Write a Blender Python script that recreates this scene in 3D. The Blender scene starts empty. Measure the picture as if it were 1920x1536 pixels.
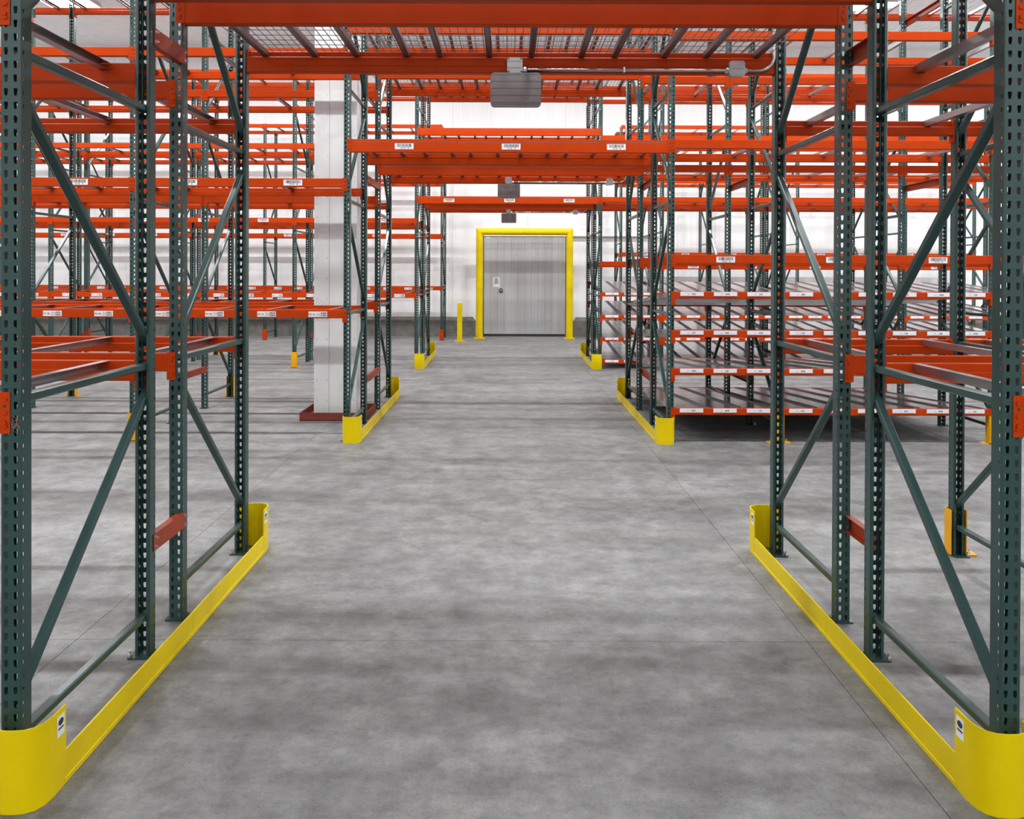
import bpy, math, random
from mathutils import Matrix, Vector
random.seed(7)
PI = math.pi
S = bpy.context.scene
C = S.collection

# ------------------------------------------------------------------ camera, world, exposure
F, CX, HY, CAMZ, CAMX = 1598.0, 951.5, 510.0, 1.962, -0.017
PITCH, ROLL = 0.35, 0.2
cd = bpy.data.cameras.new('camera')
cam = bpy.data.objects.new('camera', cd)
C.objects.link(cam)
cd.sensor_width = 36.0
cd.sensor_fit = 'HORIZONTAL'
cd.lens = 36.0 * F / 1920.0
cd.shift_x = (960.0 - CX) / 1920.0
cd.shift_y = (HY + F * math.tan(math.radians(PITCH)) - 768.0) / 1920.0
cd.clip_start, cd.clip_end = 0.05, 200
cam.matrix_world = (Matrix.Translation((CAMX, 0, CAMZ)) @ Matrix.Rotation(math.radians(90 - PITCH), 4, 'X')
                    @ Matrix.Rotation(math.radians(ROLL), 4, 'Z'))
S.camera = cam

w = bpy.data.worlds.new('world')
S.world = w
w.use_nodes = True
w.node_tree.nodes['Background'].inputs[0].default_value = (0.8, 0.85, 0.9, 1)
w.node_tree.nodes['Background'].inputs[1].default_value = 0.05
S.view_settings.view_transform = 'Standard'
S.view_settings.look = 'None'
S.view_settings.gamma = 1.0
S.view_settings.use_curve_mapping = False
S.view_settings.exposure = 0.10
S.cycles.diffuse_bounces = 8
LAMP_W = 245.0            # per ceiling fixture
LAMP_SIZE = (1.15, 0.2)


# ------------------------------------------------------------------ materials
def mat(name, col, rough=0.5, metal=0.0, spec=0.5, emit=None, strength=0):
    m = bpy.data.materials.new(name)
    m.use_nodes = True
    b = m.node_tree.nodes['Principled BSDF']
    b.inputs['Base Color'].default_value = (*col, 1)
    b.inputs['Roughness'].default_value = rough
    b.inputs['Metallic'].default_value = metal
    b.inputs['Specular IOR Level'].default_value = spec
    if emit:
        b.inputs['Emission Color'].default_value = (*emit, 1)
        b.inputs['Emission Strength'].default_value = strength
    return m


def N(m, kind, **kw):
    n = m.node_tree.nodes.new(kind)
    for k, v in kw.items():
        setattr(n, k, v)
    return n


def L(m, a, b):
    m.node_tree.links.new(a, b)


def noise(m, scale, detail=4, rough=0.55, vec=None, vscale=None):
    t = N(m, 'ShaderNodeTexNoise')
    t.inputs['Scale'].default_value = scale
    t.inputs['Detail'].default_value = detail
    t.inputs['Roughness'].default_value = rough
    if vec is not None:
        if vscale:
            mp = N(m, 'ShaderNodeMapping')
            mp.inputs['Scale'].default_value = vscale
            L(m, vec, mp.inputs['Vector'])
            vec = mp.outputs[0]
        L(m, vec, t.inputs['Vector'])
    return t.outputs['Fac']


def ramp(m, fac, stops):
    r = N(m, 'ShaderNodeValToRGB')
    e = r.color_ramp.elements
    while len(e) < len(stops):
        e.new(0.5)
    for i, (p, c) in enumerate(stops):
        e[i].position = p
        e[i].color = (*c, 1) if len(c) == 3 else c
    L(m, fac, r.inputs[0])
    return r.outputs[0]


def mix(m, fac, a, b, mode='MIX'):
    n = N(m, 'ShaderNodeMix', data_type='RGBA', blend_type=mode)
    if isinstance(fac, float):
        n.inputs[0].default_value = fac
    else:
        L(m, fac, n.inputs[0])
    for s, v in ((6, a), (7, b)):
        if isinstance(v, tuple):
            n.inputs[s].default_value = (*v, 1)
        else:
            L(m, v, n.inputs[s])
    return n.outputs[2]


def bump(m, height, strength, dist=0.01):
    b = N(m, 'ShaderNodeBump')
    b.inputs['Strength'].default_value = strength
    b.inputs['Distance'].default_value = dist
    L(m, height, b.inputs['Height'])
    L(m, b.outputs[0], m.node_tree.nodes['Principled BSDF'].inputs['Normal'])


def wpos(m):
    return N(m, 'ShaderNodeNewGeometry').outputs['Position']


def bsdf(m):
    return m.node_tree.nodes['Principled BSDF']


def painted(name, col, rough, var=0.12, spec=0.5):
    """powder-coated steel: a little mottling in colour and gloss"""
    m = mat(name, col, rough, 0.0, spec)
    p = wpos(m)
    f = noise(m, 5.0, 3, 0.6, p)
    d = tuple(c * (1 - var) for c in col)
    l = tuple(min(1, c * (1 + var)) for c in col)
    L(m, ramp(m, f, [(0.3, d), (0.7, l)]), bsdf(m).inputs['Base Color'])
    g = noise(m, 9.0, 2, 0.5, p)
    r = N(m, 'ShaderNodeMapRange')
    r.inputs['To Min'].default_value = rough - 0.015
    r.inputs['To Max'].default_value = rough + 0.02
    L(m, g, r.inputs['Value'])
    L(m, r.outputs[0], bsdf(m).inputs['Roughness'])
    return m


M = {}
M['orange'] = painted('orange_paint', (0.43, 0.040, 0.003), 0.40, 0.06, spec=0.07)
M['spacer'] = painted('spacer_orange', (0.27, 0.030, 0.007), 0.40, spec=0.25)
M['rust_red'] = painted('red_oxide_paint', (0.17, 0.020, 0.008), 0.5)
M['green'] = painted('dark_green_paint', (0.022, 0.055, 0.050), 0.26, 0.04, spec=0.4)
M['yellow'] = painted('yellow_paint', (0.66, 0.49, 0.001), 0.36, 0.04, spec=0.12)
M['amber'] = painted('amber_paint', (0.64, 0.31, 0.003), 0.4, 0.06, spec=0.25)
M['zinc'] = mat('galvanized_steel', (0.40, 0.39, 0.40), 0.27, 0.9)
M['bolt'] = mat('zinc_bolt', (0.72, 0.72, 0.74), 0.28, 1.0)
M['wire'] = mat('zinc_wire', (0.17, 0.17, 0.175), 0.40, 0.7)
M['channel'] = mat('dark_deck_channel', (0.12, 0.095, 0.10), 0.30, 0.6)
M['roller'] = mat('bright_roller_steel', (0.72, 0.715, 0.725), 0.19, 1.0)
M['rail_steel'] = mat('lane_rail_steel', (0.50, 0.49, 0.49), 0.40, 0.7)
M['paper'] = mat('label_paper', (0.70, 0.70, 0.72), 0.5)
M['holder'] = mat('clear_label_holder', (0.62, 0.62, 0.66), 0.2)
M['ink'] = mat('black_ink', (0.02, 0.02, 0.022), 0.5)
M['red_ink'] = mat('red_ink', (0.55, 0.03, 0.06), 0.5)
M['blue_ink'] = mat('blue_ink', (0.05, 0.12, 0.45), 0.5)
M['black'] = mat('black_rubber', (0.02, 0.02, 0.02), 0.6)
M['copper'] = mat('red_wire', (0.45, 0.10, 0.06), 0.4)


def make_concrete():
    m = mat('polished_concrete', (0.4, 0.4, 0.4), 0.42)
    p = wpos(m)
    big = noise(m, 0.55, 5, 0.62, p)
    mid = noise(m, 2.2, 6, 0.68, p)
    trowel = noise(m, 2.6, 10, 0.72, p, (1.0, 1.35, 1))
    fine = noise(m, 120, 5, 0.75, p)
    cloud = noise(m, 6.0, 12, 0.76, p)
    pit = noise(m, 30.0, 8, 0.75, p)
    a = ramp(m, big, [(0.28, (0.117, 0.116, 0.117)), (0.5, (0.158, 0.157, 0.157)), (0.72, (0.200, 0.199, 0.197))])
    b = ramp(m, mid, [(0.30, (0.66, 0.66, 0.67)), (0.5, (0.98, 0.98, 0.98)), (0.72, (1.18, 1.18, 1.17))])
    c = ramp(m, trowel, [(0.34, (0.60, 0.59, 0.59)), (0.50, (1.0, 1.0, 1.0)), (0.70, (1.22, 1.22, 1.21))])
    e = ramp(m, cloud, [(0.38, (0.60, 0.59, 0.59)), (0.50, (1.0, 1.0, 1.0)), (0.62, (1.36, 1.36, 1.35))])
    g = ramp(m, pit, [(0.34, (0.66, 0.65, 0.64)), (0.46, (1.0, 1.0, 1.0)), (0.72, (1.18, 1.18, 1.18))])
    d = ramp(m, fine, [(0.30, (0.70, 0.70, 0.70)), (0.70, (1.22, 1.22, 1.22))])
    x = mix(m, 0.75, a, b, 'MULTIPLY')
    x = mix(m, 0.65, x, c, 'MULTIPLY')
    x = mix(m, 0.75, x, e, 'MULTIPLY')
    x = mix(m, 0.6, x, g, 'MULTIPLY')
    x = mix(m, 0.8, x, d, 'MULTIPLY')
    x = mix(m, 0.05, x, (0.24, 0.20, 0.17))
    L(m, x, bsdf(m).inputs['Base Color'])
    r = N(m, 'ShaderNodeMapRange')
    r.inputs['To Min'].default_value = 0.48
    r.inputs['To Max'].default_value = 0.66
    L(m, mid, r.inputs['Value'])
    L(m, r.outputs[0], bsdf(m).inputs['Roughness'])
    bump(m, fine, 0.06, 0.004)
    return m


def make_ribbed(name, col, rough, pitch, metal=0.0, strength=0.25, axis='X', var=0.04):
    """flat sheet with fine ribs running across the given axis"""
    m = mat(name, col, rough, metal)
    p = wpos(m)
    wv = N(m, 'ShaderNodeTexWave', wave_type='BANDS', bands_direction=axis)
    wv.inputs['Scale'].default_value = 0.314 / pitch
    L(m, p, wv.inputs['Vector'])
    bump(m, wv.outputs['Fac'], strength, 0.004)
    f = noise(m, 1.3, 3, 0.5, p, (3, 3, 0.15))
    L(m, ramp(m, f, [(0.3, tuple(c * (1 - var) for c in col)), (0.7, tuple(min(1, c * (1 + var)) for c in col))]),
      bsdf(m).inputs['Base Color'])
    return m


M['concrete'] = make_concrete()
M['wall'] = make_ribbed('white_wall_panel', (0.775, 0.77, 0.77), 0.38, 0.07, var=0.02)
M['ceiling'] = make_ribbed('white_ceiling_panel', (0.90, 0.90, 0.905), 0.5, 0.10, strength=0.3)
M['column'] = make_ribbed('white_column_cladding', (0.66, 0.65, 0.65), 0.42, 0.05, strength=0.12)
M['door'] = make_ribbed('galvanized_door_skin', (0.50, 0.51, 0.52), 0.34, 0.05, metal=0.55, strength=0.10, var=0.10)
M['enclosure'] = mat('grey_enclosure_metal', (0.20, 0.19, 0.195), 0.30, 0.5)
M['box_plate'] = mat('light_grey_box_plate', (0.38, 0.37, 0.375), 0.35, 0.5)
cm = mat('curb_concrete', (0.2, 0.19, 0.17), 0.75)
f_ = noise(cm, 6, 5, 0.65, wpos(cm))
L(cm, ramp(cm, f_, [(0.3, (0.085, 0.078, 0.068)), (0.7, (0.165, 0.155, 0.138))]), bsdf(cm).inputs['Base Color'])
M['curb'] = cm
M['housing'] = mat('lamp_housing', (0.55, 0.55, 0.55), 0.5)
M['diffuser'] = mat('lamp_diffuser', (0.9, 0.9, 0.9), 0.5, emit=(1, 0.99, 0.97), strength=6.0)


# ------------------------------------------------------------------ mesh builder
class MB:
    def __init__(s):
        s.v, s.f, s.mi = [], [], []
        s.cur = 0

    def add(s, vs, fs):
        o = len(s.v)
        s.v += [tuple(p) for p in vs]
        for f in fs:
            s.f.append(tuple(i + o for i in f))
            s.mi.append(s.cur)

    def box(s, x0, x1, y0, y1, z0, z1):
        s.add([(x0, y0, z0), (x1, y0, z0), (x1, y1, z0), (x0, y1, z0), (x0, y0, z1), (x1, y0, z1), (x1, y1, z1), (x0, y1, z1)],
              [(0, 3, 2, 1), (4, 5, 6, 7), (0, 1, 5, 4), (1, 2, 6, 5), (2, 3, 7, 6), (3, 0, 4, 7)])

    def prism(s, prof, axis, a, b):
        """closed profile extruded along axis from a to b; profile coords are the other two axes in xyz order"""
        n = len(prof)
        ar = sum(prof[i][0] * prof[(i + 1) % n][1] - prof[(i + 1) % n][0] * prof[i][1] for i in range(n))
        if (ar < 0) != (axis == 'y'):
            prof = prof[::-1]
        def P(p, t):
            return {'x': (t, p[0], p[1]), 'y': (p[0], t, p[1]), 'z': (p[0], p[1], t)}[axis]
        vs = [P(p, a) for p in prof] + [P(p, b) for p in prof]
        fs = [tuple(range(n - 1, -1, -1)), tuple(range(n, 2 * n))]
        fs += [(i, (i + 1) % n, n + (i + 1) % n, n + i) for i in range(n)]
        s.add(vs, fs)

    def cbox(s, x0, x1, y0, y1, z0, z1, c, axis='z'):
        """box with chamfered edges along one axis"""
        if axis == 'z':
            q, a, b = (x0, x1, y0, y1), z0, z1
        elif axis == 'x':
            q, a, b = (y0, y1, z0, z1), x0, x1
        else:
            q, a, b = (x0, x1, z0, z1), y0, y1
        s.prism(chamfer([(q[0], q[2]), (q[1], q[2]), (q[1], q[3]), (q[0], q[3])], c), axis, a, b)

    def tube(s, p, q, r, n=8, caps=True, r2=None):
        p, q = Vector(p), Vector(q)
        d = (q - p).normalized()
        u = d.orthogonal().normalized()
        v = d.cross(u)
        vs = []
        for c, rr in ((p, r), (q, r if r2 is None else r2)):
            for i in range(n):
                a = 2 * PI * i / n
                vs.append(c + u * (math.cos(a) * rr) + v * (math.sin(a) * rr))
        fs = [(i, (i + 1) % n, n + (i + 1) % n, n + i) for i in range(n)]
        if caps:
            fs += [tuple(range(n - 1, -1, -1)), tuple(range(n, 2 * n))]
        s.add(vs, fs)

    def sweep(s, pts, r, n=8):
        pts = [Vector(p) for p in pts]
        rings = []
        u = None
        for i, p in enumerate(pts):
            d = ((pts[i] - pts[i - 1]).normalized() if i else Vector()) + ((pts[i + 1] - pts[i]).normalized() if i + 1 < len(pts) else Vector())
            d.normalize()
            u = d.orthogonal().normalized() if u is None else (u - d * u.dot(d)).normalized()
            v = d.cross(u)
            rings.append([p + (u * math.cos(2 * PI * k / n) + v * math.sin(2 * PI * k / n)) * r for k in range(n)])
        vs = [x for g in rings for x in g]
        fs = []
        for i in range(len(rings) - 1):
            for k in range(n):
                k2 = (k + 1) % n
                fs.append((i * n + k, i * n + k2, (i + 1) * n + k2, (i + 1) * n + k))
        fs += [tuple(range(n - 1, -1, -1)), tuple(range((len(rings) - 1) * n, len(rings) * n))]
        s.add(vs, fs)

    def strip(s, pts, t, z0, z1):
        """sheet of thickness t standing along a plan polyline (thickness to its left)"""
        n = len(pts)
        P = [Vector((p[0], p[1])) for p in pts]
        off = []
        for i in range(n):
            ns = []
            for a, b in ((i - 1, i), (i, i + 1)):
                if a >= 0 and b < n:
                    d = (P[b] - P[a]).normalized()
                    ns.append(Vector((-d.y, d.x)))
            m = sum(ns, Vector((0, 0))) / len(ns)
            m = m / max(0.3, m.length_squared)
            off.append(P[i] + m * t)
        s.prism([tuple(p) for p in P] + [tuple(p) for p in off[::-1]], 'z', z0, z1)

    def mesh(s, name, mats, smooth=False):
        me = bpy.data.meshes.new(name)
        me.from_pydata(s.v, [], s.f)
        for m in (mats if isinstance(mats, (list, tuple)) else [mats]):
            me.materials.append(M[m])
        if any(s.mi):
            me.polygons.foreach_set('material_index', s.mi)
        if smooth:
            me.polygons.foreach_set('use_smooth', [True] * len(me.polygons))
        me.update()
        return me


def chamfer(poly, c):
    out = []
    n = len(poly)
    for i in range(n):
        p, a, b = Vector(poly[i]), Vector(poly[i - 1]), Vector(poly[(i + 1) % n])
        out.append(tuple(p + (a - p).normalized() * c))
        out.append(tuple(p + (b - p).normalized() * c))
    return out


def obj(name, me, parent=None, loc=(0, 0, 0), rz=0.0, rot=None):
    o = bpy.data.objects.new(name, me)
    C.objects.link(o)
    o.parent = parent
    o.location = loc
    o.rotation_euler = rot if rot else (0, 0, rz)
    return o


def soft(me, ang=40):
    me.polygons.foreach_set('use_smooth', [True] * len(me.polygons))
    me.set_sharp_from_angle(angle=math.radians(ang))
    return me


def tag(o, label, cat, group=None):
    o['label'] = label
    o['category'] = cat
    o['kind'] = 'thing'
    if group:
        o['group'] = group
    return o


def struct(o, label=None):
    o['kind'] = 'structure'
    if label:
        o['label'] = label
    return o


def in_view(x0, x1, y0, y1, z0, z1, mx=150, my=60):
    us, vs = [], []
    for x in (x0, x1):
        for y in (y0, y1):
            if y < 0.3:
                return True
            for z in (z0, z1):
                us.append(CX + (x - CAMX) * F / y)
                vs.append(HY - (z - CAMZ) * F / y)
    return max(us) > -mx and min(us) < 1920 + mx and max(vs) > -my and min(vs) < 1536 + my


# ------------------------------------------------------------------ setting: floor, walls, ceiling
X0, X1, Y0, YW, ZC = -18.0, 18.0, -10.0, 26.05, 8.84

mb = MB(); mb.box(X0, X1, Y0, YW + 0.3, -0.2, -0.012)
floor = struct(obj('floor', mb.mesh('floor', 'concrete')), 'grey polished concrete floor cut into slabs')
xs = [X0] + [1.585 + 3.885 * k for k in range(-4, 5) if X0 < 1.585 + 3.885 * k < X1] + [X1]
ys = [Y0] + [4.52 + 3.52 * k for k in range(-5, 7) if Y0 < 4.52 + 3.52 * k < YW] + [YW]
G = 0.0017
slab_cache = {}
for i in range(len(xs) - 1):
    for j in range(len(ys) - 1):
        k = (round(xs[i + 1] - xs[i], 3), round(ys[j + 1] - ys[j], 3))
        if k not in slab_cache:
            mb = MB(); mb.box(G, k[0] - G, G, k[1] - G, -0.0125, 0.0)
            slab_cache[k] = mb.mesh('concrete_slab', 'concrete')
        obj('concrete_slab', slab_cache[k], floor, (xs[i], ys[j], 0))

PW = 1.146


def rib_profile(x0, x1, y0, y1, n, depth, width):
    """panel section with n fine grooves pressed into its y0 face"""
    pts = [(x0, y0)]
    for i in range(1, n):
        c = x0 + (x1 - x0) * i / n
        pts += [(c - width / 2, y0), (c - width / 4, y0 + depth), (c + width / 4, y0 + depth), (c + width / 2, y0)]
    return pts + [(x1, y0), (x1, y1), (x0, y1)]


mb = MB(); mb.box(X0, X1, YW + 0.07, YW + 0.3, 0, ZC + 0.2)
wall = struct(obj('wall_back', mb.mesh('wall_back', 'wall')), 'white ribbed insulated panel wall with a grey door')
mb = MB(); mb.prism(rib_profile(0.002, PW - 0.002, YW, YW + 0.072, 12, 0.0035, 0.012), 'z', 0, ZC)
pm = mb.mesh('wall_panel', 'wall')
k = math.ceil((X0 + 1.696) / PW)
while -1.696 + (k + 1) * PW <= X1:
    obj('wall_panel', pm, wall, (-1.696 + k * PW, 0, 0)); k += 1
for nm, a, b in (('wall_left', X0 - 0.2, X0), ('wall_right', X1, X1 + 0.2)):
    mb = MB(); mb.box(a, b, Y0, YW + 0.3, -0.2, ZC + 0.2)
    struct(obj(nm, mb.mesh(nm, 'wall')))
mb = MB(); mb.box(X0, X1, Y0 - 0.2, Y0, -0.2, ZC + 0.2)
struct(obj('wall_front', mb.mesh('wall_front', 'wall')))
mb = MB(); mb.box(X0, X1, Y0, YW + 0.07, ZC + 0.012, ZC + 0.2)
ceil = struct(obj('ceiling', mb.mesh('ceiling', 'ceiling')), 'white ribbed ceiling panels')
mb = MB(); mb.prism(rib_profile(0.003, PW - 0.003, ZC, ZC + 0.014, 10, 0.010, 0.024), 'y', Y0, YW)
pm = mb.mesh('ceiling_panel', 'ceiling')
k = 0
while X0 + (k + 1) * PW <= X1:
    obj('ceiling_panel', pm, ceil, (X0 + k * PW, 0, 0)); k += 1
mb = MB(); mb.prism([(YW - 0.06, ZC), (YW, ZC), (YW, ZC - 0.06)], 'x', X0, X1)
struct(obj('trim_1', mb.mesh('trim', 'wall')), 'white flashing along the joint of wall and ceiling')

# concrete curb at the foot of the far wall, splayed at the door
for nm, xa, xb, end in (('baseboard_back', X0, -0.98, 1), ('baseboard_back.001', 1.98, X1, -1)):
    prof = [(YW - 0.15, 0), (YW, 0), (YW, 0.585), (YW - 0.15, 0.475)]
    mb = MB(); mb.prism(prof, 'x', xa, xb)
    me = mb.mesh('curb', 'curb')
    for v in me.vertices:                      # splay the end at the door
        if abs(v.co.x - (xb if end > 0 else xa)) < 1e-4 and v.co.z > 0.5:
            v.co.x -= 0.09 * end
    struct(obj(nm, me), 'grey concrete curb with sloped top along the wall foot')

# ------------------------------------------------------------------ sliding door
door = bpy.data.objects.new('door_1', None); C.objects.link(door)
struct(door, 'grey galvanized sliding cold-store door with round latch and paper notice')
dx0, dx1, dz1 = -0.735, 1.745, 3.07
n = 12
pw = (dx1 - dx0) / n
mb = MB(); mb.cbox(0.0008, pw - 0.0008, 25.94, 25.985, 0.075, dz1 - 0.01, 0.004)
pm = mb.mesh('door_panel', 'door')
for i in range(n):
    obj('door_panel', pm, door, (dx0 + i * pw, 0, 0))
mb = MB(); mb.box(dx0, dx1, 25.975, 26.02, 0.07, dz1)
obj('door_core', mb.mesh('door_core', 'door'), door)
mb = MB(); mb.box(dx0 - 0.06, dx0 - 0.012, 25.93, YW, 0, dz1 + 0.02)
jm = mb.mesh('door_jamb', 'zinc')
obj('door_jamb', jm, door); obj('door_jamb', jm, door, (dx1 - dx0 + 0.075, 0, 0))
mb = MB(); mb.box(dx0, dx1, 25.95, 26.0, 0.0, 0.075)
obj('bottom_seal', mb.mesh('bottom_seal', 'black'), door)
mb = MB(); mb.box(-0.75, 4.6, 25.92, YW, 3.08, 3.30); mb.box(-0.75, 4.6, 25.90, 25.93, 3.055, 3.085)
obj('track_cover', mb.mesh('track_cover', 'wall'), door)
mb = MB()
mb.tube((-0.214, 25.94, 1.40), (-0.214, 25.915, 1.40), 0.078, 20)
lt = obj('door_latch', mb.mesh('door_latch', 'housing'), door)
mb = MB(); mb.tube((-0.214, 25.916, 1.40), (-0.214, 25.90, 1.40), 0.066, 16)
mb.cur = 1
mb.cbox(-0.262, -0.166, 25.885, 25.905, 1.380, 1.420, 0.004)
obj('latch_cup', mb.mesh('latch_cup', ['black', 'zinc']), lt)
mb = MB(); mb.box(-0.458, -0.252, 25.936, 25.939, 1.50, 1.80)
sg = obj('paper_notice', mb.mesh('paper_notice', 'paper'), door)
mb = MB()
for z, hw in ((1.745, 0.045), (1.685, 0.05), (1.625, 0.066)):
    x = -0.352 - hw
    while x < -0.352 + hw - 0.01:
        mb.box(x, x + 0.017, 25.9345, 25.9365, z - 0.017, z + 0.017); x += 0.022
obj('notice_print', mb.mesh('notice_print', 'ink'), sg)
mb = MB()
for x in (-0.66, -0.60):
    mb.box(x, x + 0.04, 25.935, 25.94, 2.985, 3.02)
obj('door_sticker', mb.mesh('door_sticker', 'paper'), door)

# yellow pipe goalpost round the door, mitred corners
gp = tag(obj('door_guard', None, None, (0.485, 25.1, 0)), 'yellow pipe goalpost framing the grey sliding door', 'door guard')
R, hw, zt, SEG = 0.10, 1.328, 3.15, 20
for sx in (-1, 1):
    ring = [(math.cos(2 * PI * i / SEG) * R, math.sin(2 * PI * i / SEG) * R) for i in range(SEG)]
    vs = [(sx * hw + a, b, 0.02) for a, b in ring] + [(sx * hw + a, b, zt + a * sx) for a, b in ring]
    mb = MB(); mb.add(vs, [(i, (i + 1) % SEG, SEG + (i + 1) % SEG, SEG + i) for i in range(SEG)])
    obj('post', mb.mesh('goalpost_post', 'yellow', True), gp)
    mb = MB(); mb.cbox(sx * hw - 0.16, sx * hw + 0.16, -0.14, 0.14, 0.0, 0.022, 0.012)
    obj('base_plate', mb.mesh('goalpost_base', 'yellow'), gp)
vs = []
for sx in (-1, 1):
    vs += [(sx * hw + sx * math.cos(2 * PI * i / SEG) * R, math.sin(2 * PI * i / SEG) * R, zt + math.cos(2 * PI * i / SEG) * R) for i in range(SEG)]
mb = MB(); mb.add(vs, [(i, SEG + i, SEG + (i + 1) % SEG, (i + 1) % SEG) for i in range(SEG)])
obj('header', mb.mesh('goalpost_header', 'yellow', True), gp)

bo = tag(obj('bollard', None, None, (-1.36, 24.05, 0)), 'square yellow bollard standing by the far wall beside the goalpost', 'bollard')
mb = MB(); mb.cbox(-0.068, 0.068, -0.068, 0.068, 0.01, 1.09, 0.012)
obj('tube', mb.mesh('bollard_tube', 'yellow'), bo)
mb = MB(); mb.cbox(-0.062, 0.062, -0.062, 0.062, 1.09, 1.10, 0.01)
obj('cap', mb.mesh('bollard_cap', 'paper'), bo)
mb = MB(); mb.cbox(-0.14, 0.14, -0.12, 0.12, 0, 0.014, 0.012)
obj('base_plate', mb.mesh('bollard_base', 'yellow'), bo)

# ------------------------------------------------------------------ lamps under the ceiling
mb = MB()
mb.prism([(-0.36, 8.46), (0.36, 8.46), (0.26, 8.56), (-0.26, 8.56)], 'x', -0.62, 0.62)
hm = mb.mesh('housing', 'housing')
mb = MB(); mb.box(-0.59, 0.59, -0.33, 0.33, 8.452, 8.461)
dm = mb.mesh('diffuser', 'diffuser')
mb = MB(); mb.tube((0, 0, 8.55), (0, 0, ZC + 0.005), 0.008, 6)
rm = mb.mesh('suspension_rod', 'zinc')
ROWY = [20.8, 14.2, 7.6, -7.6]
rown = ['fourth', 'third', 'second', 'first']
ordn = ['first', 'second', 'third', 'fourth', 'fifth', 'sixth', 'seventh', 'eighth', 'ninth', 'tenth']
for r, y in enumerate(ROWY):
    for k in range(9):
        x = -10.7 + 3.88 * (k - 1)
        t = tag(obj('ceiling_lamp', None, None, (x, y, 0)), f'white high-bay lamp, {ordn[k]} from the left in the {rown[r]} ceiling row', 'lamp', 'high-bay lamps under the ceiling')
        obj('housing', hm, t); obj('diffuser', dm, t)
        obj('suspension_rod', rm, t, (-0.5, 0, 0)); obj('suspension_rod', rm, t, (0.5, 0, 0))
        ld = bpy.data.lights.new('lamp_light', 'AREA')
        ld.shape = 'RECTANGLE'; ld.size, ld.size_y = LAMP_SIZE
        ld.energy = LAMP_W; ld.color = (0.945, 0.985, 1.0)
        lo = bpy.data.objects.new('lamp_light', ld); C.objects.link(lo)
        lo.parent = t; lo.location = (0, 0, 8.448)

# ------------------------------------------------------------------ perforated rack post
PWID, PDEP, PH, PITCHZ, LIP, RAD, TH = 0.0762, 0.0762, 6.1, 0.0508, 0.017, 0.006, 0.0024
TEAR = [(-0.0072, 0.0142), (-0.0072, 0.001), (-0.0044, -0.0132), (0.0044, -0.0132), (0.0072, 0.001), (0.0072, 0.0142)]
SLOT = [(-0.0048, 0.0072), (-0.0048, -0.0072), (0.0048, -0.0072), (0.0048, 0.0072)]


def post_mesh():
    verts, faces = [], []
    cache = {}
    def V(p):
        k = (round(p[0], 5), round(p[1], 5), round(p[2], 5))
        if k not in cache:
            cache[k] = len(verts); verts.append(p)
        return cache[k]
    nrow = int(PH / PITCHZ)
    def flat(p0, p1, holes):
        """p0->p1 in plan, outward normal on its right; holes = [(u, shape, zoff)]"""
        d = Vector((p1[0] - p0[0], p1[1] - p0[1])); W = d.length; d.normalize()
        nrm = Vector((d.y, -d.x))
        def at(u, z, t):
            q = Vector(p0) + d * u - nrm * (TH * t)
            return (q.x, q.y, z)
        if not holes:
            for t in (0, 1):
                f = [V(at(0, 0, t)), V(at(W, 0, t)), V(at(W, PH, t)), V(at(0, PH, t))]
                faces.append(f if t == 0 else f[::-1])
            for z in (0, PH):
                faces.append([V(at(0, z, 0)), V(at(W, z, 0)), V(at(W, z, 1)), V(at(0, z, 1))])
            return
        us = [0] + [(holes[i][0] + holes[i + 1][0]) / 2 for i in range(len(holes) - 1)] + [W]
        for ci, (uc, shp, zo) in enumerate(holes):
            ua, ub = us[ci], us[ci + 1]
            for r in range(nrow):
                za, zb = r * PITCHZ, (r + 1) * PITCHZ
                if r == nrow - 1:
                    zb = PH
                zc = za + PITCHZ / 2 + zo
                hp = [(uc + a, zc + b) for a, b in shp]
                h = len(hp)
                lefts = [p for p in hp if p[0] < uc]          # from top to bottom
                rights = [p for p in hp if p[0] > uc]         # from bottom to top
                tm, bm_ = (uc, hp[0][1]), (uc, hp[h // 2][1])
                for t in (0, 1):
                    fl = [(ua, za), (uc, za), bm_] + lefts[::-1] + [tm, (uc, zb), (ua, zb)]
                    fr = [(uc, za), (ub, za), (ub, zb), (uc, zb), tm] + rights[::-1] + [bm_]
                    for f in (fl, fr):
                        ix = [V(at(u, z, t)) for u, z in f]
                        faces.append(ix if t == 0 else ix[::-1])
                ring = lefts + rights
                for i in range(len(ring)):
                    a, b = ring[i], ring[(i + 1) % len(ring)]
                    faces.append([V(at(*a, 0)), V(at(*b, 0)), V(at(*b, 1)), V(at(*a, 1))])
    w2 = PWID / 2
    r7 = RAD * 0.293
    # plan outline, outer side; web faces -y
    flat((-w2 + LIP, PDEP), (-w2 + RAD, PDEP), None)
    flat((-w2 + RAD, PDEP), (-w2, PDEP - RAD), None)
    flat((-w2, PDEP - RAD), (-w2, RAD), [(PDEP - RAD - 0.0175, SLOT, 0.0)])
    flat((-w2, RAD), (-w2 + r7, r7), None)
    flat((-w2 + r7, r7), (-w2 + RAD, 0), None)
    flat((-w2 + RAD, 0), (w2 - RAD, 0), [(w2 - RAD - 0.0178, TEAR, 0.0), (w2 - RAD + 0.0178, TEAR, 0.0)])
    flat((w2 - RAD, 0), (w2 - r7, r7), None)
    flat((w2 - r7, r7), (w2, RAD), None)
    flat((w2, RAD), (w2, PDEP - RAD), [(0.0175 - RAD, SLOT, 0.0)])
    flat((w2, PDEP - RAD), (w2 - RAD, PDEP), None)
    flat((w2 - RAD, PDEP), (w2 - LIP, PDEP), None)
    me = bpy.data.meshes.new('post')
    me.from_pydata(verts, [], faces)
    me.materials.append(M['green'])
    me.update()
    return me


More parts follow.
